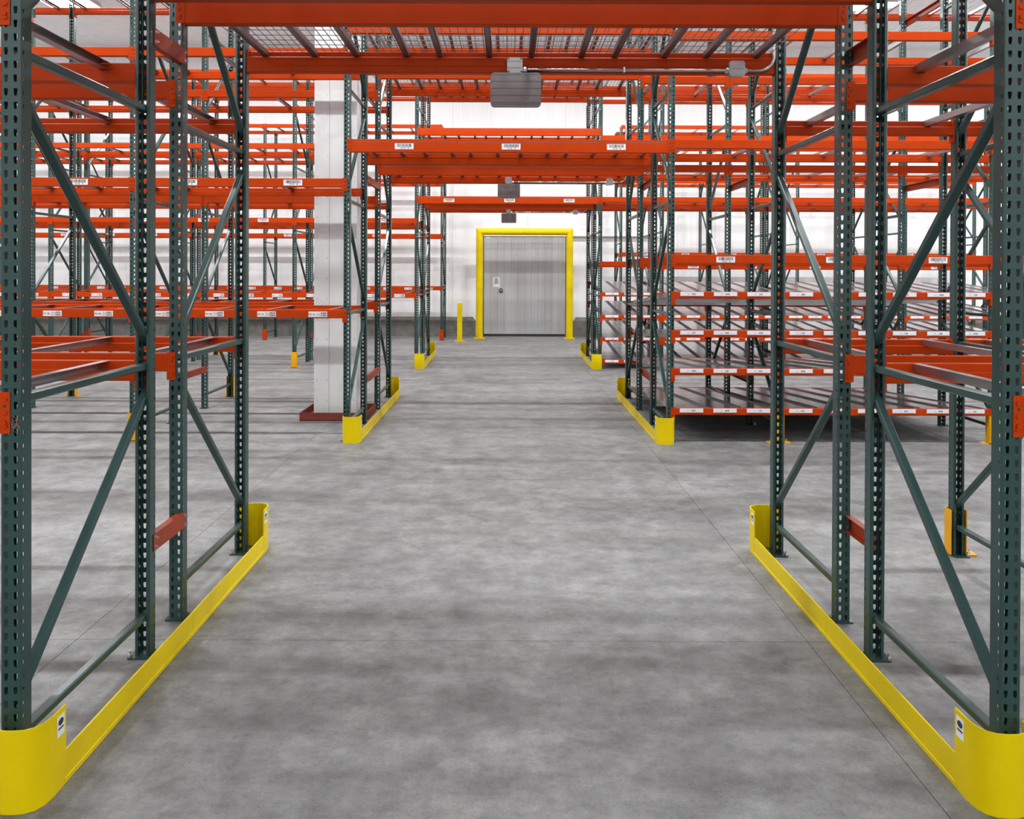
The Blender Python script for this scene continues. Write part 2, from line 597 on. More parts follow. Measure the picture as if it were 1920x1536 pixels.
POST = post_mesh()
FD = 1.22                                             # frame depth
HZ = [0.20, 1.475, 2.785, 4.08, 5.36]                 # horizontals of a frame


def brace_mesh(name, length):
    mb = MB()
    w, h = 0.020, 0.018
    mb.prism(chamfer([(-w, -h), (w, -h), (w, h), (-w, h)], 0.0055), 'y', 0, length)
    return mb.mesh(name, 'green')


YA, YB = 0.030, FD - 0.030
HB = brace_mesh('brace', YB - YA)
DIAG = []
for i in range(4):
    za, zb = HZ[i] + 0.13, HZ[i + 1] - 0.13
    ln = math.hypot(YB - YA, zb - za)
    ang = math.atan2(zb - za, YB - YA)
    DIAG.append((za, zb, ang if i % 2 == 0 else -ang, brace_mesh('diagonal_brace', ln)))
BASES, ANCHS = {}, {}
for sg in (-1, 1):                                    # plate reaches out to one side and into the frame
    mb = MB(); x_ = sorted((sg * 0.062, -sg * 0.040)); mb.cbox(x_[0], x_[1], 0.0, 0.112, 0, 0.009, 0.005)
    BASES[sg] = mb.mesh('base_plate', 'green')
    mb = MB()
    mb.tube((sg * 0.050, 0.098, 0.009), (sg * 0.050, 0.098, 0.022), 0.011, 6)
    mb.tube((sg * 0.050, 0.098, 0.022), (sg * 0.050, 0.098, 0.042), 0.006, 6)
    ANCHS[sg] = mb.mesh('anchor_bolt', 'bolt')

ROWS = {'A': (3.174, 4.755), 'B': (9.81, 12.11), 'C': (17.31, 18.77), 'D': (24.28,)}
RNAME = {'A': 'first rack row', 'B': 'second rack row', 'C': 'third rack row', 'D': 'wall rack'}
LEFT = {'A': [-1.867, -4.33], 'B': [-1.867, -4.33, -6.80, -9.27], 'C': [-1.867, -4.35, -6.83, -9.31, -11.8],
        'D': [-1.89, -4.42, -6.94, -9.46, -11.98, -14.5]}
RIGHT = {'A': [1.867, 3.12, 5.59], 'B': [1.867, 3.12, 5.595, 8.06], 'C': [1.867, 3.12, 5.595, 8.06, 10.53],
         'D': [3.21, 5.73, 8.25, 10.77, 13.29]}
BAYN = {'l': 'left', 'r': 'right'}


def upright(x, y, label):
    t = tag(obj('upright_frame', None, None, (x, y, 0)), label, 'rack frame', 'dark green upright frames')
    for yy, rz in ((0, 0), (FD, PI)):
        obj('post', POST, t, (0, yy, 0.009), rz)
        sg = (1 if x > 0 else -1) * (1 if yy == 0 else -1)
        b = obj('base_plate', BASES[sg], t, (0, yy, 0), rz)
        obj('anchor_bolt', ANCHS[sg], b)
    return t


def braces(t, flip):
    for z in HZ:
        obj('brace', HB, t, (0, YA, z))
    for za, zb, ang, me in DIAG:
        z = za if ang > 0 else zb
        if not flip:
            obj('diagonal_brace', me, t, (0, YA, z), rot=(ang, 0, 0))
        else:
            obj('diagonal_brace', me, t, (0, FD - YA, z), rot=(ang, 0, PI))


frames_at = {}
for row, yy in ROWS.items():
    for side, lst in (('l', LEFT[row]), ('r', RIGHT[row])):
        for i, x in enumerate(lst):
            for k, y in enumerate(yy):
                if not in_view(x - 0.05, x + 0.05, y, y + FD, 0, 3, 250):
                    continue
                half = '' if len(yy) == 1 else (', front half' if k == 0 else ', rear half')
                t = upright(x, y, f'dark green upright frame, {ordn[i]} {BAYN[side]} of the aisle, {RNAME[row]}{half}')
                braces(t, k == 1)
                frames_at[(row, side, i, k)] = t

# ------------------------------------------------------------------ beams
bcache = {}


def beam_mesh(length, h, depth=0.064, step=0.041, ledge=0.022):
    k = (round(length, 3), h, depth)
    if k not in bcache:
        prof = [(0, 0), (depth, 0), (depth, h - step), (depth - ledge, h - step), (depth - ledge, h), (0, h)]
        mb = MB(); mb.prism(chamfer(prof, 0.0045), 'x', 0, length)
        bcache[k] = mb.mesh('pallet_beam', 'orange')
    return bcache[k]


def connector_mesh(h, top=0.006):
    """end plate hooked on the post face; local x=0 at the beam end, plate towards -x"""
    mb = MB()
    z1, z0 = h + top, h + top - 0.155
    mb.box(-0.037, 0.0, -0.0048, -0.0008, z0, z1)
    mb.box(0.0004, 0.011, -0.0048, 0.060, z0, z1)
    for dz in (0.028, 0.078, 0.127):
        mb.cbox(-0.028, -0.012, -0.0105, -0.0045, z0 + dz - 0.007, z0 + dz + 0.007, 0.003, 'y')
    mb.tube((-0.018, -0.0045, z0 + 0.042), (-0.018, -0.013, z0 + 0.042), 0.010, 6)
    return mb.mesh('end_connector', 'orange')


def mirror_x(me, name):
    m2 = me.copy()
    m2.name = name
    for v in m2.vertices:
        v.co.x = -v.co.x
    m2.flip_normals()
    return m2


CONN = {}
for h in (0.1016, 0.15, 0.08):
    a = connector_mesh(h) if h != 0.08 else connector_mesh(0.08, 0.002)
    CONN[h] = (a, mirror_x(a, 'end_connector'))
mb = MB(); mb.tube((-0.018, -0.0049, 0), (-0.018, -0.0056, 0), 0.006, 10)  # raised black disc imitating the shade inside a lock hole; plate is not pierced
HOLE_DISC = mb.mesh('dark_hole_disc', 'black')


def add_beam(x0, x1, y, z, h, back, label, name='pallet_beam', group='orange pallet beams', ends=(True, True), big=False):
    """beam between post edges x0 and x1 (clear), outer face at y; back = rear line (turned round)"""
    ln = x1 - x0
    if name == 'flow_beam':
        me = beam_mesh(ln, h, 0.050, 0.02, 0.018)
    else:
        me = beam_mesh(ln, h)
    o = obj(name, me, None, (x1 if back else x0, y, z), PI if back else 0)
    tag(o, label, 'beam', group)
    a, b = CONN[h]
    for e in (0, 1):
        if ends[e ^ (1 if back else 0)]:
            c = obj('end_connector', a if e == 0 else b, o, (0 if e == 0 else ln, 0, 0))
            if big:
                obj('dark_hole_disc', HOLE_DISC if e == 0 else HOLE_DISC, c, (0 if e == 0 else 0.036, 0, h - 0.046))
    return o


# ------------------------------------------------------------------ printed labels
font_cache = {}


def text_geo(s, size):
    k = (s, size)
    if k not in font_cache:
        cu = bpy.data.curves.new('t', 'FONT')
        cu.body = s; cu.size = size; cu.align_x = 'LEFT'; cu.resolution_u = 2
        o = bpy.data.objects.new('t', cu); C.objects.link(o)
        bpy.context.view_layer.update()
        me = bpy.data.meshes.new_from_object(o.evaluated_get(bpy.context.evaluated_depsgraph_get()))
        vs = [v.co.copy() for v in me.vertices]
        fs = [tuple(p.vertices) for p in me.polygons]
        wd = max([v.x for v in vs] or [0])
        bpy.data.objects.remove(o); bpy.data.meshes.remove(me); bpy.data.curves.remove(cu)
        font_cache[k] = (vs, fs, wd)
    return font_cache[k]


def put_text(mb, s, size, x, z, y=-0.0026, bold=True, center=False):
    vs, fs, wd = text_geo(s, size)
    if center:
        x -= wd / 2
    for dx in ((-size * 0.025, size * 0.025) if bold else (0,)):
        mb.add([(v.x + x + dx, y, v.y + z) for v in vs], fs)


def bars(mb, x0, x1, z0, z1, n, y=-0.0024):
    x = x0
    step = (x1 - x0) / n
    while x < x1 - step * 0.3:
        wd = step * random.choice((0.4, 0.4, 0.7, 1.1))
        mb.add([(x, y, z0), (x + wd, y, z0), (x + wd, y, z1), (x, y, z1)], [(0, 1, 2, 3)])
        x += wd + step * random.choice((0.35, 0.5, 0.8))


mb = MB(); mb.box(-0.1075, 0.1075, -0.0018, 0, -0.0335, 0.0335)
PLATE_A = mb.mesh('barcode_label', 'paper')
mb = MB(); mb.box(-0.1075, 0.1075, -0.0018, 0, -0.0315, 0.0315)
PLATE_B = mb.mesh('location_label', 'paper')
prints = {}


def barcode_label(beam, x, z, txt):
    p = obj('barcode_label', PLATE_A, beam, (x, -0.0004, z))
    if txt not in prints:
        mb = MB()
        bars(mb, -0.083, 0.083, -0.008, 0.028, 26)
        put_text(mb, txt, 0.021, -0.012, -0.026, center=True)
        mb.cur = 1
        c, r = (0.047, -0.0185), 0.0075
        mb.add([(c[0] + r * math.cos(a * PI / 5), -0.0026, c[1] + r * math.sin(a * PI / 5)) for a in range(10)], [tuple(range(10))])
        prints[txt] = mb.mesh('label_print', ['ink', 'red_ink'])
    obj('label_print', prints[txt], p)


def location_label(beam, x, z, txt, ab):
    p = obj('location_label', PLATE_B, beam, (x, -0.0004, z))
    k = txt + ab
    if k not in prints:
        mb = MB()
        put_text(mb, txt, 0.029, -0.100, -0.011)
        for ch, zz, tri in ((ab[0], 0.007, 1), (ab[1], -0.022, -1)):
            put_text(mb, ch, 0.019, -0.010, zz)
            tz = zz + 0.006
            tv = [(0.014, -0.0026, tz - 0.005 * tri), (0.025, -0.0026, tz - 0.005 * tri), (0.0195, -0.0026, tz + 0.005 * tri)]
            mb.add(tv, [(0, 1, 2) if tri > 0 else (0, 2, 1)])
            bars(mb, 0.034, 0.098, zz - 0.002, zz + 0.015, 17)
        mb.add([(-0.01, -0.0026, -0.0012), (0.098, -0.0026, -0.0012), (0.098, -0.0026, 0.0012), (-0.01, -0.0026, 0.0012)], [(0, 1, 2, 3)])
        prints[k] = mb.mesh('label_print', 'ink')
    obj('label_print', prints[k], p)


mb = MB(); mb.box(-0.135, 0.135, -0.006, 0, -0.024, 0.024)
HOLDER = mb.mesh('label_holder', 'holder')
mb = MB(); mb.box(-0.128, 0.128, -0.0075, -0.004, -0.020, 0.020)
HPAPER = mb.mesh('shelf_label', 'paper')


def flow_label(beam, x, z, num):
    p = obj('label_holder', HOLDER, beam, (x, -0.0004, z))
    k = 'flow' + str(num)
    if k not in prints:
        mb = MB(); mb.add([tuple(v.co) for v in HPAPER.vertices], [tuple(f.vertices) for f in HPAPER.polygons])
        mb.cur = 1
        put_text(mb, '2 -', 0.024, -0.052, -0.009, y=-0.0085, bold=False)
        bars(mb, 0.0, 0.042, -0.009, 0.008, 9, y=-0.0085)
        prints[k] = mb.mesh('shelf_label', ['paper', 'ink'])
    obj('shelf_label', prints[k], p)


# ------------------------------------------------------------------ place the beams
H4, H6 = 0.1016, 0.15
LV = {('A', 'l'): [1.40, 2.92], ('A', 'r'): [1.40, 2.92],
      ('B', 'l'): [1.42, 2.93, 4.43, 5.95], ('C', 'l'): [1.425, 2.945, 4.45, 5.95], ('D', 'l'): [1.43, 2.935, 4.50, 6.05],
      ('B', 'r'): [2.067, 3.39, 4.64, 5.90], ('C', 'r'): [2.08, 3.39, 4.64, 5.90], ('D', 'r'): [2.43, 4.50, 6.05]}
LN = {2: ['lower', 'upper'], 3: ['lowest', 'middle', 'topmost'], 4: ['lowest', 'second', 'third', 'topmost']}
HP = PWID / 2
PFX = {'B': 'FC', 'C': 'FB', 'D': 'FA'}


def lines_of(row):
    out = []
    for k, y in enumerate(ROWS[row]):
        out += [(k, 'f', y), (k, 'b', y + FD)]
    return out


def bays(row, side):
    l = LEFT[row] if side == 'l' else RIGHT[row]
    for i in range(len(l) - 1):
        a, b = sorted((l[i], l[i + 1]))
        yield i, a + HP, b - HP


beam_list = []
bar_jobs = []
for (row, side), levels in LV.items():
    for li, z in enumerate(levels):
        for bi, xa, xb in bays(row, side):
            seen = []
            for n_, (k, fb, y) in enumerate(lines_of(row)):
                if not in_view(xa, xb, y - 0.07, y + 0.07, z, z + H4, 60 if row != 'A' else 200, 40):
                    continue
                seen.append(k)
                nm = f'orange beam, {LN[len(levels)][li]} level, {ordn[bi]} bay {BAYN[side]} of aisle, {RNAME[row]}, {ordn[n_]} line'
                zb_ = z - 0.044 if (row, side, li) == ('C', 'r', 0) and bi >= 1 else z
                o = add_beam(xa, xb, y, zb_, H4, fb == 'b', nm, big=(row in 'AB'))
                beam_list.append(o)
                if n_ == 0 and row != 'A':
                    ln = xb - xa; c = ln / 2; P = PFX[row]
                    if side == 'l' and li == 0:
                        for off, num, ab in ((0.9, 41 + 4 * bi, 'CA'), (0.31, 41 + 4 * bi, 'DB'), (-0.29, 43 + 4 * bi, 'CA'), (-0.88, 43 + 4 * bi, 'DB')):
                            location_label(o, c + off, H4 / 2 - 0.004, f'{P} {num}', ab)
                    elif (side == 'l' and li == 1):
                        for off, num in ((0.61, 41 + 4 * bi), (-0.6, 43 + 4 * bi)):
                            barcode_label(o, c + off, H4 / 2, f'{P} {num}')
                    elif side == 'r' and li == 0:
                        if ln < 1.5:
                            barcode_label(o, c, H4 / 2 - 0.005, f'{P} 33')
                        else:
                            for off, num in ((-0.6, 31 - 4 * (bi - 1)), (0.58, 29 - 4 * (bi - 1))):
                                barcode_label(o, c + off, H4 / 2 - 0.005, f'{P} {num}')
            for k in sorted(set(seen)):
                bar_jobs.append((row, side, li, z, bi, xa, xb, k))

# beams over the aisle
TUN = {'A': [3.34, 4.70, 5.93], 'B': [3.335, 4.70, 5.93], 'C': [3.345, 4.73, 5.93]}
for row, lv in TUN.items():
    for li, z in enumerate(lv):
        for n_, (k, fb, y) in enumerate(lines_of(row)):
            xa, xb = -1.867 + HP, 1.867 - HP
            if row != 'A' and not in_view(xa, xb, y - 0.07, y + 0.07, z, z + H6, 60, 25):
                continue
            nm = f'wide orange beam over the aisle, {LN[4][li]} level, {RNAME[row]}, {ordn[n_]} line'
            o = add_beam(xa, xb, y, z, H6, fb == 'b', nm, 'aisle_beam', group='wide beams over the aisle', big=(row in 'AB'))
            if n_ == 0 and row in 'BC' and li == 0:
                for xx, num in ((-1.21, 39), (0.02, 37), (1.23, 35)):
                    barcode_label(o, xx + 1.867 - HP, 0.066 + 0.002, f'{PFX[row]} {num}')

# ------------------------------------------------------------------ crossbars (galvanized channels dropped into the beam steps)
def bar_mesh():
    mb = MB()
    h, wd, t = 0.0405, 0.042, 0.003
    ln = FD - 0.088
    prof = [(0, 0), (wd, 0), (wd, t), (t, t), (t, h - t), (wd, h - t), (wd, h), (0, h)]
    mb.prism(prof, 'y', 0, ln)
    return mb.mesh('crossbar', 'zinc')


BAR = bar_mesh()
far_bars = MB()
n_bar = 0
for row, side, li, z, bi, xa, xb, k in bar_jobs:
    c = (xa + xb) / 2
    offs = (-0.42, 0.40) if xb - xa < 1.5 else (-1.03, -0.31, 0.31, 1.03)
    y = ROWS[row][k] + 0.044
    zz = z + H4 - 0.0405
    for q, off in enumerate(offs):
        x = c + off - 0.02
        if not in_view(x, x + 0.05, y, y + FD, zz, zz + 0.05, 20, 10):
            continue
        if row == 'D' or (row == 'C' and k == 1):
            far_bars.add([(v.co.x + x, v.co.y + y, v.co.z + zz) for v in BAR.vertices], [tuple(p.vertices) for p in BAR.polygons])
            continue
        q2 = (len(offs) - 1 - q) if side == 'l' else q
        half = 'front' if k == 0 else 'rear'
        o = obj('crossbar', BAR, None, (x, y, zz))
        tag(o, f'galvanized crossbar {ordn[q2]} out, {LN[len(LV[(row, side)])][li]} level, {half} {ordn[bi]} {BAYN[side]} bay, {RNAME[row]}',
            'crossbar', 'galvanized crossbars between the beams')
        n_bar += 1
o = obj('far_crossbars', far_bars.mesh('far_crossbars', 'zinc'))
o['kind'] = 'stuff'; o['label'] = 'galvanized crossbars on the racks farthest back by the white wall'; o['category'] = 'crossbars'

# ------------------------------------------------------------------ wire decks over the aisle
DW = 1.19
def deck_mesh():
    mb = MB()
    r = 0.0021
    ln = FD - 0.006
    nx = 24
    for i in range(nx):
        x = -DW / 2 + DW * i / (nx - 1)
        mb.box(x - r, x + r, 0.0, ln, 0.0, 2 * r)
        for yy in (0.0, ln - 2 * r):
            mb.box(x - r, x + r, yy, yy + 2 * r, -0.034, 0.0)
    y = 0.06
    while y < ln - 0.03:
        mb.box(-DW / 2, DW / 2, y - r, y + r, -2 * r, 0.0); y += 0.117
    for yy in (-2 * r, ln):
        mb.box(-DW / 2, DW / 2, yy, yy + 2 * r, -0.034, -0.034 + 2 * r)
    return mb.mesh('wire_mesh', 'wire')


DECK = deck_mesh()
mb = MB()
ln = FD - 0.088
mb.prism([(-0.021, -0.0), (-0.021, -0.034), (-0.012, -0.040), (0.012, -0.040), (0.021, -0.034), (0.021, 0)], 'y', 0, ln)
DCH = mb.mesh('deck_channel', 'channel')
decks = [(r, k, z) for r in 'ABC' for k in (0, 1) for z in TUN[r]]
for row, k, z in decks:
    y = ROWS[row][k]
    zt = z + H6
    if row != 'A' and not in_view(-1.8, 1.8, y, y + FD, zt - 0.05, zt + 0.01, 20, 10):
        continue
    for q, x in enumerate((-1.212, 0.0, 1.212)):
        half = 'front' if k == 0 else 'rear'
        pos = ('left', 'middle', 'right')[q]
        t = tag(obj('wire_deck', None, None, (x, y + 0.003, zt)), f'{pos} wire mesh deck over the aisle, {LN[4][TUN[row].index(z)]} level, {half} half, {RNAME[row]}', 'wire deck', 'wire decks over the aisle')
        m_ = obj('wire_mesh', DECK, t, (0, 0, 0.0005)); m_['kind'] = 'stuff'
        for dx in (-0.49, -0.147, 0.143, 0.49):
            obj('deck_channel', DCH, t, (dx, 0.041, -0.001))

# ------------------------------------------------------------------ row spacers between the two halves of each row
def spacer_mesh(gap):
    mb = MB()
    h, t, ov = 0.088, 0.004, 0.034
    mb.box(0, t, -ov, gap + ov, -h / 2, h / 2)
    mb.box(-0.034, 0, 0.002, gap - 0.002, h / 2 - t, h / 2)
    mb.box(-0.034, 0, 0.002, gap - 0.002, -h / 2, -h / 2 + t)
    return mb.mesh('row_spacer', 'spacer')


mb = MB()
mb.tube((0, 0, 0), (0.004, 0, 0), 0.010, 10)
mb.tube((0.004, 0, 0), (0.011, 0, 0), 0.0075, 6)
mb.tube((0.011, 0, 0), (0.019, 0, 0), 0.004, 6)
SBOLT = mb.mesh('bolt', 'bolt')
for row in 'ABC':
    y1 = ROWS[row][0] + FD
    gap = ROWS[row][1] - y1
    sm = spacer_mesh(gap)
    for side, lst in (('l', LEFT[row]), ('r', RIGHT[row])):
        for i, x in enumerate(lst):
            if (row, side, i, 0) not in frames_at or (row, side, i, 1) not in frames_at:
                continue
            for zi, z in enumerate((0.565, 3.16, 5.5)):
                if not in_view(x, x + 0.1, y1, y1 + gap, z - 0.05, z + 0.05, 30, 10):
                    continue
                o = tag(obj('row_spacer', sm, None, (x + HP + 0.0008, y1, z)),
                        f'orange row spacer {("near the floor", "at mid height", "near the top")[zi]}, {ordn[i]} frame {BAYN[side]} of aisle, {RNAME[row]}', 'row spacer', 'orange row spacers')
                if row != 'C':
                    for yy in (-0.018, gap + 0.018):
                        for dz in (-0.024, 0.024):
                            obj('bolt', SBOLT, o, (0.004, yy, dz))

# ------------------------------------------------------------------ yellow end guards along the aisle
def guard(row, sx):
    """aisle guard: nose, rail, rail, nose. Built on the right (+x), mirrored for the left"""
    ya, yb = ROWS[row][0] - 0.118, ROWS[row][1] + FD + 0.118
    t = obj('rack_end_guard', None, None, (sx * 1.79, ya, 0))
    s = 'left' if sx < 0 else 'right'
    tag(t, f'yellow steel rack-end guard on the {s} of the aisle, {RNAME[row]}', 'guard', 'yellow rack-end guards')
    ln = yb - ya
    def X(x):
        return sx * (x - 1.79)
    nose = [(1.905, 0.100), (1.902, 0.070), (1.888, 0.036), (1.862, 0.012), (1.830, 0.001), (1.795, 0.0), (1.757, 0.005), (1.726, 0.024), (1.707, 0.058), (1.700, 0.105), (1.700, 0.195)]
    for e in (0, 1):
        pts = [(X(x), y if e == 0 else ln - y) for x, y in nose]
        if (sx > 0) != (e == 1):
            pass
        mb = MB()
        # outward side is convex; sheet thickness inwards
        cx = 0.0
        if (sx > 0) == (e == 0):
            pts = pts[::-1]
        mb.strip(pts, 0.006, 0.0, 0.302)
        obj('end_plate', soft(mb.mesh('end_plate', 'yellow')), t)
        mb = MB()
        y0 = 0.128 if e == 0 else ln - 0.128 - 0.052
        xo = X(1.700) - sx * 0.0006
        a, b = sorted((xo, xo - sx * 0.0012))
        mb.box(a, b, y0, y0 + 0.052, 0.205, 0.283)
        st = obj('sticker', mb.mesh('sticker', 'paper'), t)
        mb = MB()
        xf = X(1.700) - sx * 0.0024
        yc = y0 + 0.026
        ring = [(xf, yc + 0.019 * math.cos(a_ * PI / 8), 0.258 + 0.013 * math.sin(a_ * PI / 8)) for a_ in range(16)]
        mb.add(ring, [tuple(range(16)) if sx < 0 else tuple(range(15, -1, -1))])
        q = [(xf, yc - 0.019, 0.231), (xf, yc + 0.019, 0.231), (xf, yc + 0.019, 0.238), (xf, yc - 0.019, 0.238)]
        mb.add(q, [(0, 1, 2, 3)])
        obj('sticker_print', mb.mesh('sticker_print', 'ink'), st)
    half = ln / 2
    for e in (0, 1):
        y0, y1 = (0.185, half - 0.0015) if e == 0 else (half + 0.0015, ln - 0.185)
        prof = [(X(1.7085), 0.002), (X(1.6985), 0.002), (X(1.6985), 0.020), (X(1.7015), 0.022), (X(1.7015), 0.126), (X(1.7085), 0.126)]
        mb = MB(); mb.prism(prof, 'y', y0, y1)
        obj('guard_rail', mb.mesh('guard_rail', 'yellow'), t)
    return t


for row in 'ABC':
    for sx in (-1, 1):
        guard(row, sx)


# ------------------------------------------------------------------ single post guards
def protector_parts(col):
    mb = MB(); mb.strip([(-0.056, 0.10), (-0.056, 0.012), (-0.046, 0.0), (0.046, 0.0), (0.056, 0.012), (0.056, 0.10)], 0.006, 0.0095, 0.32)
    s = mb.mesh('shield', col)
    mb = MB()
    for sx in (-1, 1):
        a, b = sorted((sx * 0.063, sx * 0.132))
        mb.cbox(a, b, 0.002, 0.10, 0, 0.0095, 0.008)
    fl = mb.mesh('foot_flange', col)
    mb = MB()
    for sx in (-1, 1):
        mb.tube((sx * 0.092, 0.06, 0.008), (sx * 0.092, 0.06, 0.02), 0.012, 6)
        mb.tube((sx * 0.092, 0.06, 0.02), (sx * 0.092, 0.06, 0.042), 0.006, 6)
    return s, fl, mb


AM_S, AM_F, am_b = protector_parts('amber')
AM_B = am_b.mesh('anchor_bolt', 'bolt')
RD_S, RD_F, _ = protector_parts('orange')


def protector(x, y, back, label, red=False):
    t = tag(obj('post_guard', None, None, (x, y, 0), PI if back else 0), label, 'post guard', 'floor-bolted post guards')
    obj('shield', RD_S if red else AM_S, t)
    if red:
        mb = MB(); mb.cbox(-0.075, 0.075, -0.01, 0.1, 0, 0.008, 0.006)
        obj('foot_plate', mb.mesh('foot_plate', 'black'), t)
    else:
        obj('foot_flange', AM_F, t); obj('anchor_bolt', AM_B, t)


for row, side, i, line in (('B', 'l', 1, 'f'), ('B', 'l', 1, 'b'), ('B', 'l', 2, 'b'), ('C', 'l', 1, 'f'), ('C', 'l', 2, 'f'), ('C', 'l', 3, 'f'),
                           ('C', 'l', 1, 'b'), ('C', 'l', 2, 'b'), ('A', 'r', 1, 'b'), ('B', 'r', 1, 'f'), ('B', 'r', 2, 'f')):
    x = (LEFT if side == 'l' else RIGHT)[row][i]
    y = ROWS[row][0] - 0.024 if line == 'f' else ROWS[row][1] + FD + 0.024
    protector(x, y, line == 'b', f'amber post guard bolted at the {ordn[i]} {BAYN[side]} {"front" if line == "f" else "rear"} post, {RNAME[row]}')
for i, x in enumerate(LEFT['D'][:5]):
    protector(x, ROWS['D'][0] - 0.024, False, f'orange-red post guard at the foot of the {ordn[i]} left post, wall rack', True)

# ------------------------------------------------------------------ flow racks: label beams and roller lanes
SL = {'B': -0.0650, 'C': 0.078}
FLV = {'B': [0.400, 0.858, 1.297, 1.742], 'C': [0.182, 0.636, 1.094, 1.550]}     # top of the front beam
SHN = ['lowest', 'second', 'third', 'topmost']
HF = 0.08


def lane_parts(length, variant):
    rnd = random.Random(variant)
    mb = MB()
    y = 0.02
    seg = 0.0
    while y < length - 0.03:
        if seg <= 0:
            seg = rnd.choice((0.36, 0.46, 0.61)); base = rnd.gauss(0, 0.003); y += 0.014
        seg -= 0.0508
        for x0, x1 in ((-0.150, -0.051), (-0.0495, 0.0495), (0.051, 0.150)):
            tx, ty = rnd.gauss(0, 0.004), base + rnd.gauss(0, 0.0035)
            vs = []
            for x in (x0, x1):
                for yy, zz in ((0.0248, 0.0), (-0.0248, 0.0), (-0.019, -0.02), (0.019, -0.02)):
                    vs.append((x, y + yy, zz - 0.002 + (x - (x0 + x1) / 2) * tx + yy * ty))
            mb.add(vs, [(0, 1, 5, 4), (1, 2, 6, 5), (2, 3, 7, 6), (3, 0, 4, 7), (3, 2, 1, 0), (4, 5, 6, 7)])
        y += 0.0508
    rol = mb.mesh('rollers', 'roller')
    return rol


def rail_mesh(length):
    mb = MB()
    mb.prism([(0, -0.040), (0.020, -0.040), (0.020, -0.036), (0.004, -0.036), (0.004, 0.012), (0.0, 0.012)], 'y', 0, length)
    return mb.mesh('lane_rail', 'rail_steel')


SUPS = {}


def sup_mesh(ln):
    mb = MB(); mb.prism([(0, -0.045), (0.04, -0.045), (0.04, 0.0), (0.036, 0.0), (0.036, -0.041), (0.004, -0.041), (0.004, 0.0), (0, 0.0)], 'x', 0, ln)
    return mb.mesh('flow_support', 'zinc')


for row in 'BC':
    ya = ROWS[row][0]; yb = ROWS[row][1] + FD
    ln = math.hypot(yb - ya - 0.106, SL[row] * (yb - ya - 0.106))
    ang = math.atan(SL[row])
    variants = [lane_parts(ln, v) for v in range(5)]
    RL = rail_mesh(ln); RR = mirror_x(RL, 'lane_rail')
    cnt = 0
    for li, ztop in enumerate(FLV[row]):
        lane_no = 0
        for bi, xa, xb in bays(row, 'r'):
            if bi > 3 or (row == 'B' and bi > 1):
                continue
            nl = 3 if xb - xa < 1.5 else 6
            c = (xa + xb) / 2
            lp = (xb - xa - 0.02) / nl
            for n_, (k, fb, y) in enumerate(lines_of(row)):
                zc = ztop + SL[row] * (y - ya)
                if n_ in (1, 2):
                    zc -= 0.045
                elif n_ == 3 and row == 'C':
                    zc -= 0.012
                nm = f'orange label beam, {SHN[li]} flow shelf, {ordn[bi]} bay right of aisle, {RNAME[row]}, {ordn[n_]} line'
                if n_ in (1, 2):
                    o = tag(obj('flow_support', SUPS.setdefault(round(xb - xa, 3), sup_mesh(xb - xa)), None, (xa, y - 0.02, zc)),
                            f'galvanized support rail under the lanes, {SHN[li]} shelf, {ordn[bi]} bay, {RNAME[row]}, {ordn[n_]} line', 'support rail', 'support rails under the roller lanes')
                    continue
                o = add_beam(xa, xb, y, zc - HF, HF, fb == 'b', nm, 'flow_beam', 'orange flow shelf beams')
                if n_ == 0 or (n_ == 3 and row == 'B'):
                    for q in range(nl):
                        flow_label(o, 0.01 + lp * (q + 0.5), HF - 0.027, (q + li) % 3)
            for q in range(nl):
                x = xa + 0.01 + lp * (q + 0.5)
                lane_no += 1
                t = tag(obj('roller_lane', None, None, (x, ya + 0.053, ztop - 0.004 + SL[row] * 0.053), rot=(ang, 0, 0)),
                        f'steel roller lane, {SHN[li]} shelf, {ordn[q]} in {ordn[bi]} bay right of aisle, {RNAME[row]}', 'roller lane', 'steel roller lanes of the flow racks')
                m_ = obj('rollers', variants[(lane_no * 3 + li) % 5], t); m_['kind'] = 'stuff'
                obj('lane_rail', RL, t, (-0.172, 0, 0)); obj('lane_rail', RR, t, (0.172, 0, 0))

# ------------------------------------------------------------------ white building column with its red curb frame
cx0, cx1, cy0, cy1 = -2.58, -2.015, 11.30, 11.86
col = obj('column', None, None, ((cx0 + cx1) / 2, (cy0 + cy1) / 2, 0))
struct(col, 'white clad building column rising through the second rack row')
hx, hy = (cx1 - cx0) / 2, (cy1 - cy0) / 2
mb = MB(); mb.box(-hx + 0.012, hx - 0.012, -hy + 0.012, hy - 0.012, 0, ZC)
obj('column_core', mb.mesh('column_core', 'column'), col)
for a, b in ((-hx, -0.085), (-0.080, hx)):
    mb = MB(); mb.box(a, b, -hy, -hy + 0.012, 0, ZC); me = mb.mesh('cladding_panel', 'column')
    obj('cladding_panel', me, col)
    mb = MB(); mb.box(a, b, hy - 0.012, hy, 0, ZC); obj('cladding_panel', mb.mesh('cladding_panel', 'column'), col)
for sx in (-1, 1):
    for a, b in ((-hy + 0.0125, -0.05), (-0.045, hy - 0.0125)):
        mb = MB(); x = sorted((sx * hx, sx * (hx - 0.012))); mb.box(x[0], x[1], a, b, 0, ZC)
        obj('cladding_panel', mb.mesh('cladding_panel', 'column'), col)
mb = MB()
z = 0.25
while z < ZC:
    for x in (-hx + 0.04, -0.11, hx - 0.03):
        mb.tube((x, -hy, z), (x, -hy - 0.002, z), 0.006, 6)
    z += 0.27
o = obj('rivets', mb.mesh('rivets', 'zinc'), col); o['kind'] = 'stuff'

